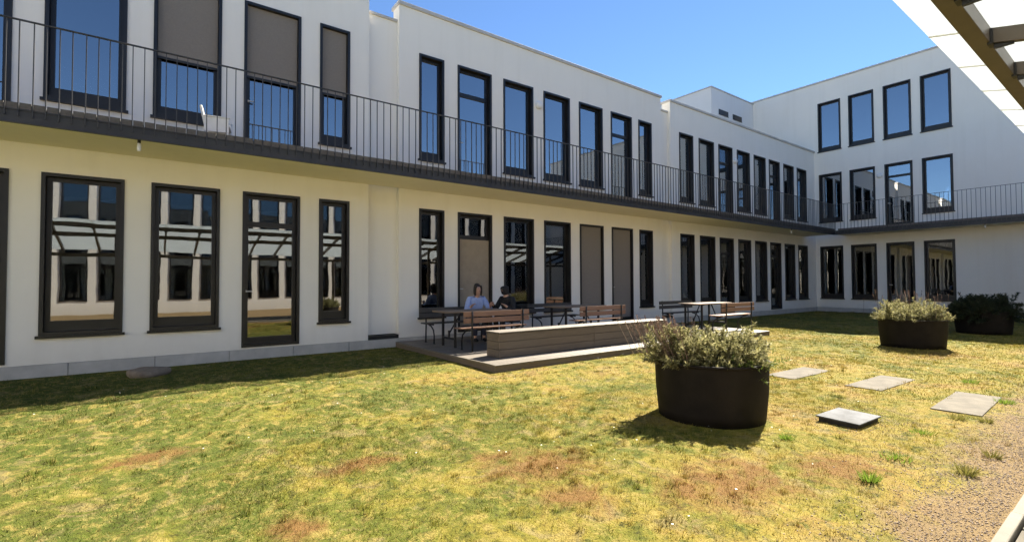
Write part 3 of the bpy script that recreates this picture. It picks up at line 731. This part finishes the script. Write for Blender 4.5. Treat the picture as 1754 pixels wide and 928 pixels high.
# ------------------------------------------------------------------ planters and plants
def leaves(n, base, tip, length, width, lift=.35, spread=1.0):
    """n slim leaf triangles along the segment base-tip (arrays (m,3)); returns (n,3,3)"""
    m = len(base); idx = rng.integers(0, m, n); tt = rng.random(n)**.7
    p = base[idx]*(1-tt[:, None])+tip[idx]*tt[:, None]
    ax = tip[idx]-base[idx]; ax /= np.linalg.norm(ax, axis=1)[:, None]+1e-9
    d = rng.normal(size=(n, 3)); d -= (d*ax).sum(1)[:, None]*ax*.9; d /= np.linalg.norm(d, axis=1)[:, None]+1e-9
    d = d*spread+ax*lift*2; d /= np.linalg.norm(d, axis=1)[:, None]
    sd = np.cross(d, rng.normal(size=(n, 3))); sd /= np.linalg.norm(sd, axis=1)[:, None]+1e-9
    ln = length*(.6+.8*rng.random(n))[:, None]; w = width*(.7+.6*rng.random(n))[:, None]
    return np.stack([p-sd*w*.5, p+sd*w*.5, p+d*ln], 1)
def planter(label, x, y, r=.587, rb=.543, h=.616, rz=0):
    t = thing('planter_tub', label, 'planter', (x, y, 0), rz, 'round tubs on the lawn')
    pr = [(rb-.03,-.02),(rb,-.02),(rb+.012,.10),(rb+(r-rb)*.5+.010,h*.5),(r-.004,h-.035)]
    MB().lathe(pr, 64).build('tub', M_tub, t, True)
    MB().lathe([(r-.004,h-.035),(r+.010,h-.030),(r+.012,h-.004),(r,h),(r-.022,h-.004),(r-.03,h-.10)], 64).build('rim', M_tub, t, True)
    MB().lathe([(r-.027,h-.09),(r*.5,h-.05),(.001,h-.03)], 40).build('soil', M_soil, t, True)
    return t
def bush(name, label, x, y, z, r, hmin, hmax, nst, nlf, mat, cat='plant', over=.22, group=None, clump=9, ll=.042, lw=.010, dry=None, fresh=None, lobes=None, droop=0):
    t = thing(name, label, cat, (x, y, z), 0, group)
    cl = rng.uniform(-1, 1, (clump*3, 2)); cl = cl[np.hypot(cl[:,0], cl[:,1]) < 1][:clump]*r*.85
    if lobes is not None: cl = np.array(lobes)
    hh = rng.uniform(hmin, hmax, len(cl))
    k = rng.integers(0, len(cl), nst)
    b2 = cl[k]*.75+rng.normal(0, r*.09, (nst, 2)); q = np.hypot(b2[:,0], b2[:,1]); lim = r*.93; s = np.where(q > lim, lim/q, 1); b2 *= s[:, None]
    base = np.column_stack([b2, np.zeros(nst)])
    dz = rng.uniform(.05, 1, nst); an = rng.uniform(0, 2*np.pi, nst); hr = np.sqrt(1-dz*dz)
    out = cl[k]/(r+1e-6)
    d = np.column_stack([np.cos(an)*hr+out[:, 0]*.35, np.sin(an)*hr+out[:, 1]*.35, dz*.95]); d /= np.linalg.norm(d, axis=1)[:, None]
    ln = hh[k]*rng.uniform(.75, 1.05, nst)*(.70+.30*dz); tip = base+d*ln[:, None]+np.array([0, 0, .04])
    if droop:
        o_ = np.hypot(tip[:, 0], tip[:, 1]) > r*.9; tip[o_, 2] -= droop*rng.random(o_.sum())
    tip[:, 2] = np.maximum(tip[:, 2], -.06-droop)
    midp = base*.35+tip*.65
    S = MB()
    for i in range(0, nst): S.tube([base[i]-(0,0,.05), base[i]*.5+tip[i]*.5, tip[i]], [.005, .0035, .0015], 3, False)
    S.build('stems', M_stem, t)['kind'] = 'stuff'
    V = leaves(nlf, base*.45+tip*.55, tip, ll, lw)
    V2 = leaves(nlf//4, base*.9+tip*.1, midp, ll, lw)
    obj('foliage', tri_mesh('foliage', np.concatenate([V, V2])), mat, t)['kind'] = 'stuff'
    if fresh is not None:
        fx, fy, fr, fn, fh = fresh
        b = np.column_stack([rng.normal(fx, fr*.35, fn), rng.normal(fy, fr*.35, fn), np.full(fn, .0)])
        tp = b+np.column_stack([rng.normal(fx*.25, fr*.5, fn), rng.normal(fy*.35, fr*.4, fn), rng.uniform(-.12, fh, fn)])
        obj('fresh_shoots', tri_mesh('fresh_shoots', leaves(fn*16, b, tp, .045, .012)), M_leaf2, t)['kind'] = 'stuff'
    if dry is not None:
        fx, fy, fr, fn, fh = dry
        b = np.column_stack([rng.normal(fx, fr, fn), rng.normal(fy, fr, fn), np.full(fn, .1)])
        tp = b+np.column_stack([rng.normal(fx*.3, .05, fn), rng.normal(fy*.3, .05, fn), rng.uniform(fh*.6, fh, fn)])
        S = MB()
        for i in range(fn): S.tube([b[i], tp[i]], [.003, .002], 3, False)
        S.build('flower_stalks', M_dry, t)['kind'] = 'stuff'
        obj('flower_heads', tri_mesh('flower_heads', leaves(fn*22, b*.22+tp*.78, tp, .014, .007)), M_dry, t)['kind'] = 'stuff'
    return t
P1, P2, P3 = (4.941, 3.025), (13.717, 3.449), (18.75, 3.12)
planter('dark round tub in the sun beside the stepping slabs', *P1)
planter('dark round tub on the lawn edge of the end wing shadow', *P2, r=.62, rb=.57, h=.62)
planter('dark round tub standing in the end wing shade by the blank wall', *P3, r=.62, rb=.57, h=.62)
# view-left in the court is the direction (-.8, .6)
lb = [(-.42,.30),(-.30,.05),(-.20,.38),(-.02,.30),(.12,.10),(.20,.33),(.35,.12),(.38,-.15),(.18,-.22),(-.02,-.02),(-.12,-.28),(.02,-.42),(.42,.02),(-.46,.02)]
bush('shrub', 'grey-green lavender shrub with dry stalks spilling over the sunny tub', *P1, .54, .56, .34, .48, 620, 36000, M_leaf, 'shrub', group='shrubs in the tubs', ll=.046, lw=.012,
     dry=(-.36, .26, .16, 90, .46), fresh=(.02, -.34, .22, 90, .18), lobes=lb)
lb2 = [(x*1.12, y*1.12) for x, y in lb]
bush('shrub', 'wide grey-green shrub overhanging the tub at the edge of the shadow', *P2, .56, .60, .36, .56, 420, 17000, M_leaf, 'shrub', group='shrubs in the tubs', ll=.055, lw=.013, dry=(.05, .1, .36, 60, .62), lobes=lb2)
bush('shrub', 'dark dense evergreen shrub in the tub by the blank wall', *P3, .56, .62, .40, .62, 700, 30000, M_leaf3, 'shrub', group='shrubs in the tubs', ll=.07, lw=.022, lobes=[(x*1.45, y*1.45) for x, y in lb], droop=.34)

# ------------------------------------------------------------------ grass, weeds, gravel
def keep(x, y):
    ok = (y > .63) & (y < D-.03)
    ok &= ~((x > DX0-.01) & (x < DX1+.01) & (y > DY0-.01))
    for sx, sy, w_ in ((7.84,1.46,.69),(8.43,2.49,.65),(8.30,3.54,.62)): ok &= ~((abs(x-sx) < w_-.03-.03*np.sin(9*y+sx)) & (abs(y-sy) < .185-.03*np.sin(8*x+sy)))
    for q in (P1, P2, P3): ok &= np.hypot(x-q[0], y-q[1]) > .55
    ok &= ~((abs(x-5.85) < .27) & (abs(y-2.02) < .2)); ok &= np.hypot(x+.06, y-9.78) > .32
    return ok
def vnoise(x, y, s, seed):
    r_ = np.random.default_rng(seed); out = 0
    for _ in range(6):
        a = r_.uniform(0, 2*np.pi); k = s*r_.uniform(.6, 1.7); out = out+np.sin(k*(x*np.cos(a)+y*np.sin(a))+r_.uniform(0, 6.28))
    return out/6
def blades(n, x0, x1, y0, y1, lmin, lmax, w, dens=None):
    x = rng.uniform(x0, x1, n); y = rng.uniform(y0, y1, n); k = keep(x, y)
    bare = np.clip((1.55-y)/.9, 0, 1); cover = .62+.5*vnoise(x, y, 2.2, 5)+.3*vnoise(x, y, 7, 9)
    k &= rng.random(n) < np.clip(cover, .12, 1)*(1-.93*np.clip(bare+.3*vnoise(x, y, 4, 3), 0, 1))
    x, y = x[k], y[k]; n = len(x); z = hgt(x, y)*np.clip((y-.6)/.6, 0, 1)*np.clip((D-y)/.6, 0, 1)-.004
    hs_ = .8+.55*vnoise(x, y, 3.3, 21)
    ln = rng.uniform(lmin, lmax, n)*np.clip(hs_, .4, 1.6); a = rng.uniform(0, 2*np.pi, n); tl = np.abs(rng.normal(.75, .35, n)); b = rng.uniform(0, 2*np.pi, n)
    p = np.column_stack([x, y, z]); sd = np.column_stack([np.cos(a), np.sin(a), np.zeros(n)])*(w*rng.uniform(.6, 1.5, n)*.5)[:, None]
    tip = p+np.column_stack([np.cos(b)*np.sin(tl)*ln, np.sin(b)*np.sin(tl)*ln, np.cos(tl)*ln])
    return np.stack([p-sd, p+sd, tip], 1)
G = [blades(170000, 0.2, 7.5, .62, 4.6, .016, .045, .0048), blades(150000, -2.6, 7.5, 3.6, 10.55, .018, .050, .0065),
     blades(130000, 7.5, 16.5, .62, 8.2, .022, .055, .010), blades(50000, 13.5, 26.9, .62, 10.5, .025, .06, .014), blades(40000, -8, -2, .62, 10.5, .02, .05, .010)]
def clumps(n, per, x0, x1, y0, y1, rad, hmax, w):
    cx = rng.uniform(x0, x1, n); cy = rng.uniform(y0, y1, n); k = keep(cx, cy) & (rng.random(n) < np.clip(.55+.9*vnoise(cx, cy, 1.6, 33), .05, 1)) & (rng.random(n) > np.clip((1.5-cy)/.8, 0, .9)); cx, cy = cx[k], cy[k]; n = len(cx)
    rr = rad*rng.uniform(.5, 1.4, n); hh = hmax*rng.uniform(.35, 1, n)**1.3
    i = np.repeat(np.arange(n), per); a = rng.uniform(0, 6.28, len(i)); q = np.sqrt(rng.random(len(i)))
    x = cx[i]+np.cos(a)*q*rr[i]; y = cy[i]+np.sin(a)*q*rr[i]; kk = keep(x, y); i, a, q, x, y = i[kk], a[kk], q[kk], x[kk], y[kk]
    z = hgt(x, y)*np.clip((y-.6)/.6, 0, 1)*np.clip((D-y)/.6, 0, 1)-.004; h_ = hh[i]*(1.05-.7*q*q)*rng.uniform(.6, 1.1, len(i)); tl = q*.6+rng.normal(0, .25, len(i))
    p = np.column_stack([x, y, z]); b = rng.uniform(0, 6.28, len(i)); sd = np.column_stack([np.cos(b), np.sin(b), 0*b])*w*.5
    tip = p+np.column_stack([np.cos(a)*np.sin(tl)*h_, np.sin(a)*np.sin(tl)*h_, np.cos(tl)*h_]); return np.stack([p-sd, p+sd, tip], 1)
G += [clumps(2600, 34, .3, 8, .8, 5, .045, .060, .006), clumps(1700, 30, -2.5, 8, 4.2, 9.2, .06, .065, .009), clumps(1500, 26, 7.5, 17, .9, 7.5, .08, .07, .013)]
tag(obj('grass', tri_mesh('grass', np.concatenate(G)), M_blade), 'short dry yellow-green grass and moss covering the court', 'grass', kind='stuff')
def stones(n):
    x = rng.uniform(2.0, 12.5, n); y = .62+np.abs(rng.normal(0, .30, n)); hx = rng.random(n) < .06
    x = np.where(hx, rng.normal(6.0, .3, n), x); y = np.where(hx, rng.normal(1.95, .2, n), y)
    k = (y < 2.4) & keep(x, y); x, y = x[k], y[k]; n = len(x); r_ = .0025+.0055*rng.random(n)**2.8
    o6 = np.array([(1,0,0),(0,1,0),(-1,0,0),(0,-1,0),(0,0,1),(0,0,-1)], float); F = [(0,1,4),(1,2,4),(2,3,4),(3,0,4),(1,0,5),(2,1,5),(3,2,5),(0,3,5)]
    P = o6[None]*rng.uniform(.6, 1.3, (n, 6, 1))*r_[:, None, None]; P[:, :, 2] *= .7
    an = rng.uniform(0, 6.28, n); c, s = np.cos(an), np.sin(an); X = P[:,:,0]*c[:,None]-P[:,:,1]*s[:,None]; Y = P[:,:,0]*s[:,None]+P[:,:,1]*c[:,None]
    z = hgt(x, y)*np.clip((y-.6)/.6, 0, 1)
    Q = np.stack([X+x[:,None], Y+y[:,None], P[:,:,2]+(z+r_*.3)[:,None]], -1)
    me = bpy.data.meshes.new('gravel'); V = Q.reshape(-1, 3); FF = (np.array(F)[None]+np.arange(n)[:,None,None]*6).reshape(-1, 3)
    me.vertices.add(len(V)); me.vertices.foreach_set('co', V.astype(np.float32).ravel()); me.loops.add(FF.size); me.loops.foreach_set('vertex_index', FF.astype(np.int32).ravel())
    me.polygons.add(len(FF)); me.polygons.foreach_set('loop_start', np.arange(0, FF.size, 3, dtype=np.int32)); me.update(calc_edges=True); return me
tag(obj('gravel', stones(26000), M_gravel), 'loose brown gravel scattered beside the paved path', 'gravel', kind='stuff')
def tuft(x, y, n, h, w, mat, name, label, cat, group):
    t = thing(name, label, cat, (x, y, float(hgt(x, y))*min(1, (y-.6)/.6)-.004), 0, group)
    a = rng.uniform(0, 6.28, n); r_ = rng.uniform(0, w, n); p = np.column_stack([np.cos(a)*r_, np.sin(a)*r_, np.zeros(n)])
    tip = p+np.column_stack([np.cos(a)*rng.uniform(.1, .8, n)*h, np.sin(a)*rng.uniform(.1, .8, n)*h, rng.uniform(.4, 1, n)*h])
    s = np.cross(tip-p, rng.normal(size=(n, 3))); s /= np.linalg.norm(s, axis=1)[:, None]; s *= .0035
    obj('blades', tri_mesh('blades', np.stack([p-s, p+s, tip], 1)), mat, t); return t
for px, py, n, h, w, mt, lab in ((1490, 822, 130, .09, .06, M_weed, 'bright green grass tuft growing in the rusty sedum patch'),
        (1655, 812, 100, .10, .05, M_straw, 'yellowish grass tuft on the gravel edge by the kerb'),
        (1348, 752, 90, .07, .06, M_weed, 'low green weed tuft in front of the sunny tub'),
        (1535, 785, 120, .06, .11, M_weed, 'flat green weed clump behind the rusty sedum patch'),
        (1640, 716, 110, .08, .08, M_straw, 'green and straw tuft at the slab nearest the kerb'),
        (1690, 722, 90, .08, .05, M_straw, 'small dark-rooted tuft at the corner of the slab by the kerb'),
        (1720, 690, 110, .08, .09, M_weed, 'broad yellow-green tuft beyond the slab by the kerb'),
        (1660, 658, 110, .08, .10, M_weed, 'green tuft between the kerb slab and the middle slab'),
        (1700, 785, 80, .08, .05, M_straw, 'lone straw tuft on the bare gravel'),
        (1580, 742, 90, .06, .09, M_weed, 'olive weed clump behind the zinc-lidded hatch')):
    p = at_z(px, py); tuft(p.x, p.y, n, h, w, mt, 'grass_tuft', lab, 'weed', 'tufts on the lawn')
# tiny white flowers sprinkled in the grass
n = 150; fx = rng.uniform(-2, 14, n*2); fy = rng.uniform(1.5, 9.2, n*2); k = keep(fx, fy); fx, fy = fx[k][:n], fy[k][:n]
T = []
for x, y in zip(fx, fy):
    z = float(hgt(x, y))+rng.uniform(.03, .06); r_ = rng.uniform(.004, .009)
    for i in range(6):
        a, b = i*math.pi/3, (i+1)*math.pi/3
        T.append([(x, y, z+.002), (x+r_*math.cos(a), y+r_*math.sin(a), z), (x+r_*math.cos(b), y+r_*math.sin(b), z)])
tag(obj('daisies', tri_mesh('daisies', np.array(T)), M_petal), 'tiny white daisy heads sprinkled through the grass', 'flowers', kind='stuff')
